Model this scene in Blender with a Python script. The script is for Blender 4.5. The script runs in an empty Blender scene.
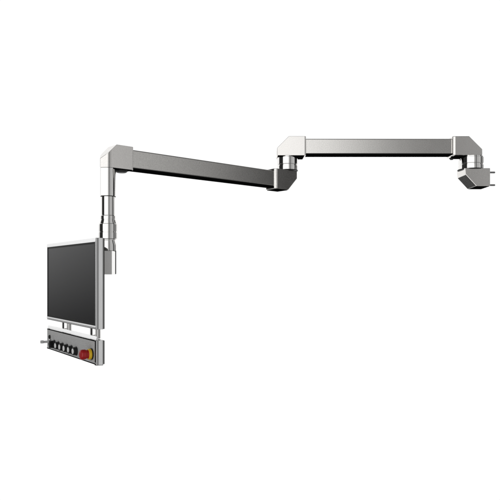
import bpy, bmesh, math
from mathutils import Vector, Matrix
R = math.radians
S = 0.005                     # one working unit is 5 mm
F, PX, PY = 620.0, 240.0, 273.0
CAM_H = 1.60

# ------------------------------------------------------------------ camera
sc = bpy.context.scene
cam = bpy.data.objects.new("camera", bpy.data.cameras.new("camera"))
sc.collection.objects.link(cam)
cam.location = (0, 0, CAM_H)
cam.rotation_euler = (R(90), 0, 0)
cam.data.sensor_width = 36
cam.data.lens = F / 500 * 36
cam.data.shift_x = (250 - PX) / 500
cam.data.shift_y = (PY - 250) / 500
cam.data.clip_start, cam.data.clip_end = 0.05, 200
sc.camera = cam

# ------------------------------------------------------------------ studio surround (procedural environment, by direction only)
world = bpy.data.worlds.new("World")
sc.world = world
world.use_nodes = True
nt = world.node_tree
nt.nodes.clear()
def wn(t, **k):
    n = nt.nodes.new(t)
    for a, b in k.items(): setattr(n, a, b)
    return n
def wmath(op, a, b=None, c=None):
    n = wn('ShaderNodeMath', operation=op)
    for i, v in enumerate((a, b, c)):
        if v is None: continue
        if isinstance(v, (int, float)): n.inputs[i].default_value = v
        else: nt.links.new(v, n.inputs[i])
    return n.outputs[0]
def wramp(fac, stops, lo, hi):
    n = wn('ShaderNodeValToRGB')
    e = n.color_ramp.elements
    stops = sorted(stops)
    while len(e) < len(stops): e.new(0.5)
    for i, (p, v) in enumerate(stops):
        e[i].position = (p - lo) / (hi - lo)
        e[i].color = (v, v, v, 1)
    nt.links.new(wmath('DIVIDE', wmath('SUBTRACT', fac, lo), hi - lo), n.inputs[0])
    return n.outputs[0]
tc = wn('ShaderNodeTexCoord')
sp = wn('ShaderNodeSeparateXYZ')
nt.links.new(tc.outputs['Generated'], sp.inputs[0])
dx, dy, dz = sp.outputs
az = wmath('MULTIPLY', wmath('ARCTAN2', dx, wmath('MULTIPLY', dy, -1)), 180 / math.pi)
el = wmath('MULTIPLY', wmath('ARCSINE', dz), 180 / math.pi)
AZ = [(-180, 1.02), (-112, 1.02), (-104, .03), (-57, .02), (-51, 1.22), (0, 1.22), (6.5, 1.17), (10, .78), (13, .46), (16.2, .26), (19, .23), (21.2, .38), (27, .36), (30, .10), (35, .10), (38, .55),
      (43, .52), (50, .40), (62, .54), (71, .52), (77, .35), (81, .17), (84.5, .05), (95, .04), (98, .6), (105, .6), (109, .03), (121, .03), (128, 1.02), (180, 1.02)]
belt = wramp(az, AZ, -180, 180)
# a darker floor-side wedge far out to the left, lighter above
wedge_az = wramp(az, [(-180, 0), (-143, 0), (-136, 1), (-116, 1), (-110, 0), (180, 0)], -180, 180)
wedge_el = wramp(el, [(-90, .04), (-9, .05), (-4, .16), (1, .55), (6, 1), (90, 1)], -90, 90)
wm = wn('ShaderNodeMix', data_type='RGBA', blend_type='MULTIPLY')
nt.links.new(wedge_az, wm.inputs[0]); nt.links.new(belt, wm.inputs[6]); nt.links.new(wedge_el, wm.inputs[7])
belt = wm.outputs[2]
# above and below the belt
high = wramp(el, [(-90, .12), (-50, .12), (-30, .25), (30, .3), (42, .10), (78, .12), (86, .5), (90, .8)], -90, 90)
mask_el = wramp(el, [(-90, 0), (-48, 0), (-36, 1), (36, 1), (48, 0), (90, 0)], -90, 90)
mx = wn('ShaderNodeMix', data_type='RGBA')
nt.links.new(mask_el, mx.inputs[0]); nt.links.new(high, mx.inputs[6]); nt.links.new(belt, mx.inputs[7])
bg = wn('ShaderNodeBackground')
bg.inputs['Strength'].default_value = 1.0
nt.links.new(mx.outputs[2], bg.inputs['Color'])
wo = wn('ShaderNodeOutputWorld')
nt.links.new(bg.outputs[0], wo.inputs[0])
sc.view_settings.view_transform = 'Standard'
sc.view_settings.look = 'None'
sc.view_settings.exposure = 0
sc.view_settings.gamma = 1

# ------------------------------------------------------------------ materials
def mat(name, col, metal=0.0, rough=0.4, grain=0.0, stretch=(1, 1, 1), scale=400, spec=0.5, bump=0.0, coat=0.0):
    m = bpy.data.materials.new(name); m.use_nodes = True
    t = m.node_tree; b = t.nodes['Principled BSDF']
    b.inputs['Base Color'].default_value = (*col, 1)
    b.inputs['Metallic'].default_value = metal
    b.inputs['Roughness'].default_value = rough
    b.inputs['Specular IOR Level'].default_value = spec
    b.inputs['Coat Weight'].default_value = coat
    if grain or bump:
        c = t.nodes.new('ShaderNodeTexCoord'); mp = t.nodes.new('ShaderNodeMapping')
        mp.inputs['Scale'].default_value = stretch
        n = t.nodes.new('ShaderNodeTexNoise'); n.inputs['Scale'].default_value = scale; n.inputs['Detail'].default_value = 5
        n2 = t.nodes.new('ShaderNodeTexNoise'); n2.inputs['Scale'].default_value = 18; n2.inputs['Detail'].default_value = 4
        t.links.new(c.outputs['Object'], mp.inputs[0]); t.links.new(mp.outputs[0], n.inputs['Vector'])
        t.links.new(c.outputs['Object'], n2.inputs['Vector'])
        r = t.nodes.new('ShaderNodeMapRange')
        r.inputs[1].default_value = .3; r.inputs[2].default_value = .7
        r.inputs[3].default_value = 1 - grain; r.inputs[4].default_value = 1 + grain
        t.links.new(n.outputs[0], r.inputs[0])
        x = t.nodes.new('ShaderNodeMix'); x.data_type = 'RGBA'; x.blend_type = 'MULTIPLY'; x.inputs[0].default_value = 1
        x.inputs[6].default_value = (*col, 1)
        t.links.new(r.outputs[0], x.inputs[7]); t.links.new(x.outputs[2], b.inputs['Base Color'])
        rr = t.nodes.new('ShaderNodeMapRange')
        rr.inputs[1].default_value = .3; rr.inputs[2].default_value = .7
        rr.inputs[3].default_value = max(.02, rough * .92); rr.inputs[4].default_value = rough * 1.08
        t.links.new(n2.outputs[0], rr.inputs[0]); t.links.new(rr.outputs[0], b.inputs['Roughness'])
        if bump:
            bp = t.nodes.new('ShaderNodeBump'); bp.inputs['Strength'].default_value = bump; bp.inputs['Distance'].default_value = .0004
            t.links.new(n.outputs[0], bp.inputs['Height']); t.links.new(bp.outputs[0], b.inputs['Normal'])
    return m
M = dict(
    boom=mat('brushed_aluminium', (.71, .695, .67), 1, .14, .13, (.7, .7, 1), 300, bump=.05),
    head=mat('satin_cast_aluminium', (.80, .78, .755), 1, .16, .08, (1, 1, 1), 320, bump=.04),
    sleeve=mat('satin_steel', (.88, .87, .855), 1, .12, .02, (1, 1, 1), 320),
    chrome=mat('polished_steel', (.88, .87, .855), 1, .06, .02, (1, 1, .1), 300),
    profile=mat('anodised_profile', (.44, .44, .44), 1, .14, .04, (1, 1, .1), 300),
    bezel=mat('silver_bezel', (.86, .86, .86), 1, .18, .02, (1, 1, 1), 300),
    plate=mat('grey_brushed_plate', (.56, .56, .555), .2, .45, .14, (.15, 1, 1), 500),
    under=mat('shade_and_gasket_black', (.006, .006, .006), 0, .8, .2, (1, 1, 1), 300, spec=0),  # shared by gasket strips and the added sheets that darken the undersides
    cover=mat('dark_grey_plastic', (.085, .084, .080), 0, .5, .25, (1, 1, 1), 500, spec=.25, bump=.3),
    screen=mat('matte_screen', (.012, .012, .013), 0, .16, spec=.17),
    rim=mat('screen_gasket', (.01, .01, .01), 0, .5, spec=.2),
    black=mat('black_button_plastic', (.010, .010, .010), 0, .42, spec=.3),
    cap=mat('pale_button_lens', (.85, .85, .84), 0, .3),
    red=mat('red_button_plastic', (.40, .008, .010), 0, .30, spec=.5),
    yellow=mat('yellow_collar', (.80, .50, .01), 0, .35),
    key=mat('pale_key_plastic', (.55, .55, .55), 0, .4),
    bolt=mat('grey_steel_bolt', (.30, .30, .30), 1, .35),
    seal=mat('dark_seal', (.03, .03, .03), 0, .5, spec=.2),
)

# ------------------------------------------------------------------ helpers
def obj(name, bm, m, parent=None, label=None, smooth=True):
    bmesh.ops.recalc_face_normals(bm, faces=bm.faces)
    for v in bm.verts: v.co *= S
    me = bpy.data.meshes.new(name); bm.to_mesh(me); bm.free()
    me.materials.append(m)
    if smooth:
        for p in me.polygons: p.use_smooth = True
        me.set_sharp_from_angle(angle=R(28))
    o = bpy.data.objects.new(name, me); sc.collection.objects.link(o)
    if smooth:
        w = o.modifiers.new('even_normals', 'WEIGHTED_NORMAL'); w.keep_sharp = True; w.weight = 100; w.mode = 'FACE_AREA'
    if parent: o.parent = parent
    if label: o['label'] = label
    return o
def thing(name, label, cat, loc, rz=0, group=None):
    o = bpy.data.objects.new(name, None); sc.collection.objects.link(o)
    o.location = (loc[0] * S, loc[1] * S, CAM_H + loc[2] * S); o.rotation_euler = (0, 0, rz)
    o.empty_display_size = .05
    o['label'] = label; o['category'] = cat; o['kind'] = 'thing'
    if group: o['group'] = group
    return o
def bevel(bm, w, seg=2, ang=35):
    if w <= 0: return
    es = [e for e in bm.edges if len(e.link_faces) == 2 and e.calc_face_angle(0) > R(ang)]
    bmesh.ops.bevel(bm, geom=es, offset=w, segments=seg, profile=.5, affect='EDGES', clamp_overlap=True)
def prism(pts, axis, a, b, bm=None):
    """polygon pts (2-D) swept along axis 'x','y' or 'z' from a to b"""
    bm = bm or bmesh.new()
    def co(p, t):
        return {'z': (p[0], p[1], t), 'y': (p[0], t, p[1]), 'x': (t, p[0], p[1])}[axis]
    lo = [bm.verts.new(co(p, a)) for p in pts]; hi = [bm.verts.new(co(p, b)) for p in pts]
    n = len(pts)
    bm.faces.new(lo); bm.faces.new(hi)
    for i in range(n): bm.faces.new((lo[i], lo[(i + 1) % n], hi[(i + 1) % n], hi[i]))
    bmesh.ops.recalc_face_normals(bm, faces=bm.faces)
    return bm
def box(x0, x1, y0, y1, z0, z1, bv=0, seg=2, bm=None):
    b = prism([(x0, y0), (x1, y0), (x1, y1), (x0, y1)], 'z', z0, z1)
    bevel(b, bv, seg)
    if bm is None: return b
    join(bm, b); return bm
def join(dst, src):
    me = bpy.data.meshes.new('tmp'); src.to_mesh(me); src.free(); dst.from_mesh(me); bpy.data.meshes.remove(me)
def lathe(profile, n=64, axis='z', c=(0, 0, 0), bm=None):
    """profile: list of (radius, height); closed with caps"""
    bm = bm or bmesh.new()
    rings = []
    for r, h in profile:
        ring = []
        for i in range(n):
            a = 2 * math.pi * i / n
            u, v = r * math.cos(a), r * math.sin(a)
            p = {'z': (u, v, h), 'y': (u, h, v), 'x': (h, u, v)}[axis]
            ring.append(bm.verts.new((p[0] + c[0], p[1] + c[1], p[2] + c[2])))
        rings.append(ring)
    for a, b in zip(rings, rings[1:]):
        for i in range(n): bm.faces.new((a[i], a[(i + 1) % n], b[(i + 1) % n], b[i]))
    bm.faces.new(rings[0]); bm.faces.new(rings[-1])
    bmesh.ops.recalc_face_normals(bm, faces=bm.faces)
    return bm
def place(bm, ang, at):
    bm.transform(Matrix.Translation(Vector(at)) @ Matrix.Rotation(ang, 4, 'Z')); return bm

# =================================================================== ARTICULATED ARM
ELB = Vector((48.0, 627.0))                 # elbow axis (plan)
MNT = Vector((233.5, 627.0))                # mount axis
d2 = Vector((-.762, -.647)).normalized()    # lower boom runs towards the viewer and to the left
DROP = ELB + d2 * 201.5                     # axis of the drop column
A2 = math.atan2(d2.y, d2.x)
Z1, Z2 = 126.7, 92.6                        # boom centre heights
arm = thing('support_arm', 'long articulated brushed metal arm with chamfered elbows carrying the monitor', 'support arm', (MNT.x, MNT.y, 104))
O = Vector((MNT.x, MNT.y, 104))
def rel(p, z): return (p.x - O.x, p.y - O.y, z - O.z)

def head_bm(r, length, z0, z1, cham, low=False, edge=2.2):
    """housing with a round outer end about the axis (local origin), running along +x to the boom; outer corner cut at an angle"""
    pts = [(length - edge, -r), (length, -r + edge), (length, r - edge), (length - edge, r)]
    n = 28
    for i in range(n + 1):
        a = math.pi / 2 + math.pi * i / n
        pts.append((r * math.cos(a), r * math.sin(a)))
    bm = prism(pts, 'z', z0, z1)
    zc = (z0 + cham) if low else (z1 - cham)
    nrm = Vector((-1, 0, -1 if low else 1)).normalized()
    g = bmesh.ops.bisect_plane(bm, geom=bm.verts[:] + bm.edges[:] + bm.faces[:], dist=1e-5, plane_co=(-r, 0, zc), plane_no=nrm, clear_outer=True)
    ed = [e for e in g['geom_cut'] if isinstance(e, bmesh.types.BMEdge)]
    bmesh.ops.contextual_create(bm, geom=ed)
    bevel(bm, .45, 2, 38)
    return bm
def square_head_bm(x0, x1, yf, yb, z0, z1, cham, low=False, ex=3.0, ey=1.7, flip=False):
    """square-ended housing along +x, front at -y (flip: +y); slanted edge where it steps down to the boom"""
    pts = [(x0, -yf), (x1 - ex, -yf), (x1, -yf + ey), (x1, yb - 2.0), (x1 - 5.0, yb), (x0, yb)]
    if flip: pts = [(a, -b) for a, b in pts][::-1]
    bm = prism(pts, 'z', z0, z1)
    zc = (z0 + cham) if low else (z1 - cham)
    nrm = Vector((-1, 0, -1 if low else 1)).normalized()
    g = bmesh.ops.bisect_plane(bm, geom=bm.verts[:] + bm.edges[:] + bm.faces[:], dist=1e-5, plane_co=(x0, 0, zc), plane_no=nrm, clear_outer=True)
    bmesh.ops.contextual_create(bm, geom=[e for e in g['geom_cut'] if isinstance(e, bmesh.types.BMEdge)])
    bevel(bm, .75, 3, 25)
    return bm
def boom_bm(x0, x1, hd, hz):
    b = prism([(-hd, -hz), (hd, -hz), (hd, hz), (-hd, hz)], 'x', x0, x1)
    bevel(b, 1.2, 4)
    return b

# --- wall mount at the far right
mf, mb = 615.5 - O.y, 638.5 - O.y
def mp(px, py): return ((px - PX) / F * 615.5 - O.x, (PY - py) / F * 615.5 - O.z)
mpoly = [mp(464.8, 168.0), mp(490.3, 168.0), mp(490.3, 186.0), mp(476.3, 186.0), mp(465.4, 174.2)]
b = prism(mpoly, 'y', mf, mb); bevel(b, .55, 2)
mount = obj('mounting_box', b, M['head'], arm)
# dark ribbed cover on the sloping underside
c0, c1, c2 = Vector(mpoly[4]), Vector(mpoly[3]), Vector(mpoly[2])
sl = (c1 - c0); ln = sl.length; sl.normalize(); nn = Vector((sl.y, -sl.x))
if nn.y > 0: nn = -nn
def cov(a0, a1, t0, t1, y0, y1):
    p = [c0 + sl * a0 + nn * t0, c0 + sl * a1 + nn * t0, c0 + sl * a1 + nn * t1, c0 + sl * a0 + nn * t1]
    return prism([(q.x, q.y) for q in p], 'y', y0, y1)
b = cov(.7, ln - .3, -.1, .25, mf + .9, mb - .6)
for i in range(9):
    y = mf + 2.2 + i * 2.25
    join(b, cov(1.5, ln - 1.2, .25, .5, y, y + 1.1))
obj('cover_plate', b, M['cover'], mount, 'dark ribbed cover on the sloping underside')
b = prism([(c1.x + .3, c1.y + .1), (c2.x - .6, c2.y + .1), (c2.x - .6, c2.y - .25), (c1.x + .3, c1.y - .25)], 'y', mf + .9, mb - .6)
obj('box_bottom_shade', b, M['under'], mount)  # black sheet added so the box bottom stays dark instead of mirroring white
for py, yy in ((171.4, -5.0), (184.2, -5.0)):
    x, z = mp(490.3, py)
    b = lathe([(.2, x - .5), (.9, x - .5), (.9, x + 6.8), (.65, x + 7.3), (.2, x + 7.3)], 24, 'x', (0, yy + 0, z))
    lathe([(.3, x + .05), (1.5, x + .05), (1.5, x + .6), (.3, x + .6)], 6, 'x', (0, yy, z), b)
    obj('bolt', b, M['bolt'], mount)

def post(axis, r, z0, z1, name='pivot_post'):
    h = z1 - z0
    pr = [(r * .5, z0), (r, z0), (r, z0 + h * .30), (r - .35, z0 + h * .33), (r - .35, z0 + h * .40), (r, z0 + h * .43), (r, z1 - 1.2), (r - .4, z1 - .9), (r - .4, z1), (r * .5, z1)]
    c = rel(axis, 0)
    o = obj(name, lathe([(a, q) for a, q in pr], 96, 'z', c), M['chrome'], arm)
    return o
# --- right pivot and upper boom
p1 = post(MNT + Vector((0, 0)), 12.2, 104.6, 117.2)
b = lathe([(6, 103.6), (12.8, 103.6), (13.1, 104.1), (12.8, 104.55), (6, 104.55)], 96, 'z', rel(MNT, 0))
obj('pivot_ring', b, M['seal'], p1)
b = square_head_bm(-7.6, 21.9, 10.6, 10.0, 117.2, 136.2, 13.0, ex=2.0, ey=1.2, flip=True)
h = obj('boom_head', place(b, math.pi, rel(MNT, 0)), M['head'], arm)
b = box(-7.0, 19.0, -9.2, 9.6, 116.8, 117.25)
obj('head_underside_shade', place(b, math.pi, rel(MNT, 0)), M['under'], h)  # added black sheet, standing in for shade under the right head
b = lathe([(.5, 115.0), (1.5, 115.0), (1.5, 116.2), (.9, 116.4), (.9, 117), (.5, 117)], 24, 'z', (18.5, -3, 0))
obj('clamp_screw', place(b, math.pi, rel(MNT, 0)), M['seal'], h)
LEN1 = MNT.x - ELB.x
b = boom_bm(-LEN1 + 17.0, -20.0, 7.6, 7.6); b.transform(Matrix.Translation((0, 0, Z1 - O.z)))
bo = obj('upper_boom', b, M['boom'], arm)
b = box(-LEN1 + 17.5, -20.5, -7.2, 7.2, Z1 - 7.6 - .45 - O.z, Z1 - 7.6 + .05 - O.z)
obj('boom_underside_shade', b, M['under'], bo)  # black sheet added under the boom, where bare metal would mirror white
# --- elbow: upper head, post, lower head
b = square_head_bm(-11.0, 17.7, 10.6, 9.6, 116.9, 136.2, 11.6, ex=.9, ey=.7)
h = obj('boom_head', place(b, 0, rel(ELB, 0)), M['head'], arm)
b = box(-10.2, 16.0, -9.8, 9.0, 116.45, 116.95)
obj('head_underside_shade', place(b, 0, rel(ELB, 0)), M['under'], h)  # black sheet put in to darken the upper elbow head from below
p2 = post(ELB, 10.6, 103.6, 116.9)
b = lathe([(6, 103.0), (10.4, 103.0), (10.4, 103.55), (6, 103.55)], 96, 'z', rel(ELB, 0))
obj('pivot_ring', b, M['seal'], p2)
b = square_head_bm(-4.5, 25.6, 9.4, 6.6, 82.4, 102.2, 12.3, low=True, ex=2.1, ey=2.1, flip=True)
h = obj('boom_head', place(b, A2, rel(ELB, 0)), M['boom'], arm)
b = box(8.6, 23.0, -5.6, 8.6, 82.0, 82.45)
obj('head_underside_shade', place(b, A2, rel(ELB, 0)), M['under'], h)  # added black sheet as underside shade of the lower elbow head
# --- lower boom
L2 = (DROP - ELB).length
b = boom_bm(22.0, L2 - 14.0, 7.1, 7.5); b.transform(Matrix.Translation((0, 0, Z2)))
bo = obj('lower_boom', place(b, A2, rel(ELB, 0)), M['boom'], arm)
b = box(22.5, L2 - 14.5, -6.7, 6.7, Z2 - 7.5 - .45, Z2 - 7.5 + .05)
obj('boom_underside_shade', place(b, A2, rel(ELB, 0)), M['under'], bo)  # lower boom's underside shade, put in as a black sheet
# --- left head over the drop column: round front corner running into a flat left facet shaped to reflect the bright surround
nf = Vector((-d2.y, d2.x)); nf = nf if nf.y < 0 else -nf          # front normal of the lower boom
AF = math.degrees(math.atan2(nf.x, -nf.y))
def column_plan(r, left, lx):
    q = []
    for k in range(15):
        a = R(AF + (-12 - AF) * k / 14); q.append((r * math.sin(a), -r * math.cos(a)))
    tx, ty = -math.cos(R(12)), math.sin(R(12)); x0, y0 = q[-1]
    t = (lx - x0) / tx
    q.append((lx, y0 + ty * t)); q.append((lx - .9, -1.2))
    return q, left
def head_plan(r, lx, ln):
    q, _ = column_plan(r, 0, lx)
    for k in range(7):
        a = R(-100 + (AF - 180 + 100) * k / 6); q.append(((r - .7) * math.sin(a), -(r - .7) * math.cos(a)))
    e = -d2 * ln
    q += [(-nf.x * r * .97 + e.x * .2, -nf.y * r * .97 + e.y * .2), (e.x - nf.x * (r - .4), e.y - nf.y * (r - .4)), (e.x + nf.x * (r - .5), e.y + nf.y * (r - .5)),
          (e.x * .975 + nf.x * r, e.y * .975 + nf.y * r)]
    return q
HR = 7.2
b = prism(head_plan(HR, -5.1, 19.0), 'z', 83.6, 102.4)
pc = d2 * HR
g = bmesh.ops.bisect_plane(b, geom=b.verts[:] + b.edges[:] + b.faces[:], dist=1e-5, plane_co=(pc.x, pc.y, 102.4 - 11.0), plane_no=Vector((d2.x, d2.y, 1)).normalized(), clear_outer=True)
bmesh.ops.contextual_create(b, geom=[e for e in g['geom_cut'] if isinstance(e, bmesh.types.BMEdge)])
bevel(b, .4, 2, 40)
b.transform(Matrix.Translation(rel(DROP, 0)))
h = obj('boom_head', b, M['head'], arm)
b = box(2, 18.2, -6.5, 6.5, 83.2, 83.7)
obj('head_underside_shade', place(b, A2 + math.pi, rel(DROP, 0)), M['under'], h)  # shade beneath the left head, made by an added black sheet
b = lathe([(.8, 81.6), (3.6, 81.6), (4.6, 82.2), (4.9, 83.3), (.8, 83.3)], 40, 'z', (12.0, 0, 0))
obj('clamp_disc', place(b, A2 + math.pi, rel(DROP, 0)), M['seal'], h)
# --- drop column
c = rel(DROP, 0)
cz = c
q, _ = column_plan(6.8, 0, -4.9)
for k in range(19):
    a = R(-100 - (260 - AF) * k / 19); q.append((6.2 * math.sin(a), -6.2 * math.cos(a)))
b = prism(q, 'z', 61.3, 83.55); bevel(b, .35, 2, 40)
b.transform(Matrix.Translation(rel(DROP, 0)))
col = obj('column_sleeve', b, M['sleeve'], arm)
obj('sleeve_ring', lathe([(4.9, 60.9), (6.0, 60.9), (6.0, 61.25), (4.9, 61.25)], 96, 'z', cz), M['seal'], col)
obj('column_shaft', lathe([(3, 45.5), (5.55, 45.5), (5.55, 61.2), (3, 61.2)], 96, 'z', cz), M['chrome'], arm)
fl = obj('column_collar', lathe([(3, 27.0), (7.2, 27.0), (7.6, 27.4), (7.6, 32.2), (7.35, 32.4), (7.35, 32.9), (7.6, 33.1), (7.6, 38.4), (7.5, 39.0), (7.1, 39.35), (7.05, 39.7), (6.25, 42.4), (6.05, 42.6), (6.05, 42.95), (6.2, 43.1), (6.2, 45.5), (5.8, 46.0), (3, 46.0)], 96, 'z', cz), M['chrome'], arm)
obj('collar_ring', lathe([(5, 26.4), (6.6, 26.4), (6.6, 26.95), (5, 26.95)], 96, 'z', cz), M['chrome'], fl)

# =================================================================== MONITOR
ZN = 432.0
PN = Vector(((96 - PX) / F * ZN, ZN))
sdir = Vector((-.555, .832)).normalized()
MR = math.atan2(-sdir.y, -sdir.x)            # local x to the monitor's near side, y to its back
W, TH = 115.0, 6.4
mon = thing('monitor', 'flat dark screen in a silver frame hanging from the drop column', 'monitor', (PN.x, PN.y, 0), MR)
ZT, ZB = 24.6, -39.4
# coupling hangs on the arm, drawn in the monitor's axes
ia = Matrix.Rotation(-MR, 2) @ (DROP - PN)
cx, cy = ia.x, ia.y
def arm_part(bm):                            # from monitor axes to arm axes
    bm.transform(Matrix.Translation((PN.x - O.x, PN.y - O.y, -O.z)) @ Matrix.Rotation(MR, 4, 'Z')); return bm
b = lathe([(2, 17.8), (7.0, 17.8), (7.0, 22.4), (5.9, 26.3), (2, 26.3)], 64, 'z', (cx, cy, 0))
obj('coupling_neck', arm_part(b), M['chrome'], arm)
wx, wy, wz = DROP.x - O.x, DROP.y - O.y, -O.z
b = prism([(wx - 6.5, wy - 8.8), (wx + 4.3, wy - 5.9), (wx + 4.3, wy + 7.0), (wx - 6.5, wy + 7.0)], 'z', wz - 1.2, wz + 17.7); bevel(b, .45, 2)
cpl = obj('coupling_block', b, M['sleeve'], arm)
b = box(wx - 6.3, wx + 4.5, wy + 7.05, wy + 10.5, wz - 1.0, wz + 23.0, .5)
obj('dark_back_strip', b, M['seal'], cpl)  # dark strip along the back of the coupling block
b = box(cx - 4.5, cx + 4.5, TH - .17, cy - 6.0, 1.5, 15.5, .5)
obj('coupling_bracket', arm_part(b), M['profile'], arm)

def profile_pts(sgn, x0):
    p = [(-3.0, 0), (-.5, 0), (-.15, .12), (0, .4), (.02, 2.0), (1.07, 4.3), (1.07, 4.75), (.95, 4.9), (-3.0, 4.9)]
    return [(x0 + sgn * a, q) for a, q in p]
for sgn, x0, d0 in ((1, 0, 0), (-1, -W, 0)):
    b = prism(profile_pts(sgn, x0), 'z', ZB, ZT); bevel(b, .12, 2, 60)
    o = obj('side_profile', b, M['profile'], mon, smooth=False)
xl, xr = -W + 3.05, -3.05
b = box(xl, xr, 1.2, 4.85, ZB + .3, ZT - .3, .2)
obj('back_housing', b, M['profile'], mon)
obj('rear_cover', box(-W - .4, .4, 4.93, TH - .2, ZB + .1, ZT - .1, .3), M['cover'], mon)
xb0, xb1 = -W + .35, -.35
b = prism([(-.42, ZT - 2.9), (-.15, ZT - .02), (1.6, ZT - .02), (1.6, ZT - 2.9)], 'x', xb0, xb1); bevel(b, .15, 2)
bz = obj('top_bezel', b, M['bezel'], mon)
b = prism([(-.42, ZB + 1.3), (-.2, ZB + 2.5), (1.6, ZB + 2.5), (1.6, ZB + 1.3)], 'x', xb0, xb1); bevel(b, .1, 2); box(xb0, xb1, -.1, 1.6, ZB + .02, ZB + .95, .2, bm=b)
obj('bottom_bezel', b, M['bezel'], mon)
b = box(-1.05, -.1, -.30, 0.9, ZB + 2.45, ZT - 2.85, .25)
obj('edge_trim', b, M['bezel'], mon)
b = box(xl + .1, xr - .1, .10, 1.25, ZB + 2.55, ZT - 2.95, .05)
scr = obj('screen', b, M['screen'], mon)
b = bmesh.new()
for q in ((-W + .4, xl + .06, ZB + 2.52, ZT - 2.92), (xr - .06, xr + 1.98, ZB + 2.52, ZT - 2.92)):
    box(q[0], q[1], -.06, 1.0, q[2], q[3], 0, bm=b)
for z0, z1 in ((ZB + 2.52, ZB + 4.0), (ZT - 4.2, ZT - 2.92)):
    box(xl + .07, xr - .07, .065, 1.0, z0, z1, 0, bm=b)
obj('screen_border', b, M['rim'], scr)

# =================================================================== CONTROL PANEL
CT, CB = -47.2, -64.1
pan = thing('control_panel', 'narrow grey push button panel with red emergency stop hanging under the monitor', 'control panel', (PN.x, PN.y, 0), MR)
for sgn, x0 in ((1, 0), (-1, -W)):
    b = prism(profile_pts(sgn, x0), 'z', CB - .2, CT + .1); bevel(b, .12, 2, 60)
    o = obj('side_profile', b, M['profile'], pan, smooth=False)
    if sgn == 1:
        b = prism([(p[0] * .96 - .05, p[1] * .96 + .1) for p in profile_pts(1, 0)], 'z', CB - .6, CB - .22)
        obj('end_cap', b, M['plate'], o)
b = box(xl, xr, .75, 4.85, CB + .8, CT - .1, .2)
obj('housing', b, M['profile'], pan)
obj('rear_cover', box(-W - .4, .4, 4.93, TH - .2, CB + .1, CT - .1, .3), M['cover'], pan)
b = box(-W + .9, -2.0, -.05, .7, CB + 1.5, CT - .75, .12)
fp = obj('front_plate', b, M['plate'], pan)
b = box(-W + .3, -.6, -.35, .65, CB + .75, CB + 1.45, .2)
obj('lower_rail', b, M['bezel'], pan)
b = box(-W + .3, -.6, -.2, TH - .4, CB + .05, CB + .7, .1); box(-W + .3, -.6, -.2, .65, CT - .7, CT - .15, .1, bm=b)
box(-1.95, -.9, -.15, .7, CB + 1.5, CT - .75, .05, bm=b)
obj('seal_strip', b, M['under'], pan)
b = prism([(.2, CT + .2), (.95, CT + 2.7), (1.8, CT + 2.7), (1.7, CT + .2)], 'x', -W + .3, -.4); bevel(b, .2, 2)
obj('top_rail', b, M['bezel'], pan)
for s in (16.0, 79.9):
    b = lathe([(1.5, CT - .05), (3.9, CT - .05), (3.9, ZB - .1), (1.5, ZB - .1)], 64, 'z', (-s, 5.7, 0))
    obj('support_tube', b, M['chrome'], pan)
BZ = -58.6
def button(s, z, r=3.0):
    b = lathe([(1, -.06), (r + .45, -.06), (r + .45, -.5), (r, -.8), (r, -2.6), (r - .2, -2.85), (1, -2.85)], 40, 'y', (-s, 0, z))
    o = obj('push_button', b, M['black'], pan)
    b = lathe([(.5, -2.7), (r * .70, -2.7), (r * .66, -3.1), (r * .4, -3.3), (.5, -3.35)], 40, 'y', (-s, 0, z))
    obj('button_lens', b, M['cap'], o)
    return o
for i in range(5): button(40.6 + 10.7 * i, BZ)
# selector switch with a grey bezel
b = lathe([(1, -.06), (3.6, -.06), (3.6, -.7), (3.1, -1.0), (3.1, -2.2), (1, -2.2)], 40, 'y', (-94.1, 0, BZ))
se = obj('selector_switch', b, M['black'], pan)
obj('selector_handle', box(-94.1 - 1.0, -94.1 + 1.0, -4.6, -2.1, BZ - 2.9, BZ + 2.9, .4), M['black'], se)
# key switch with its key
b = lathe([(1, -.06), (3.2, -.06), (3.2, -1.0), (2.6, -1.4), (1, -1.4)], 40, 'y', (-104.8, 0, BZ))
ks = obj('key_switch', b, M['profile'], pan)
b = box(-105.2, -104.4, -8.0, -1.3, BZ + .2, BZ + 2.2, .4)
box(-105.6, -104.0, -8.6, -5.8, BZ + .1, BZ + 2.6, .5, bm=b)
obj('key', b, M['key'], ks)
b = lathe([(.5, -.06), (1.6, -.06), (1.6, -.9), (1.2, -1.2), (.5, -1.2)], 24, 'y', (-106.5, 0, BZ + 5.0))
obj('indicator_lamp', b, M['black'], pan)
# emergency stop
EZ = -57.3
b = lathe([(1, -.06), (4.1, -.06), (4.1, -.9), (1, -.9)], 48, 'y', (-8.2, 0, EZ))
es = obj('emergency_stop', b, M['black'], pan)
obj('collar', lathe([(1, -.85), (3.7, -.85), (3.85, -1.1), (3.8, -2.6), (3.5, -2.9), (1, -2.9)], 48, 'y', (-8.2, 0, EZ)), M['yellow'], es)
obj('mushroom_cap', lathe([(1, -2.85), (3.1, -2.85), (3.1, -4.4), (3.45, -4.8), (3.6, -5.2), (3.6, -7.0), (3.45, -7.8), (3.0, -8.4), (2.2, -8.75), (1, -8.9)], 48, 'y', (-8.2, 0, EZ)), M['red'], es)
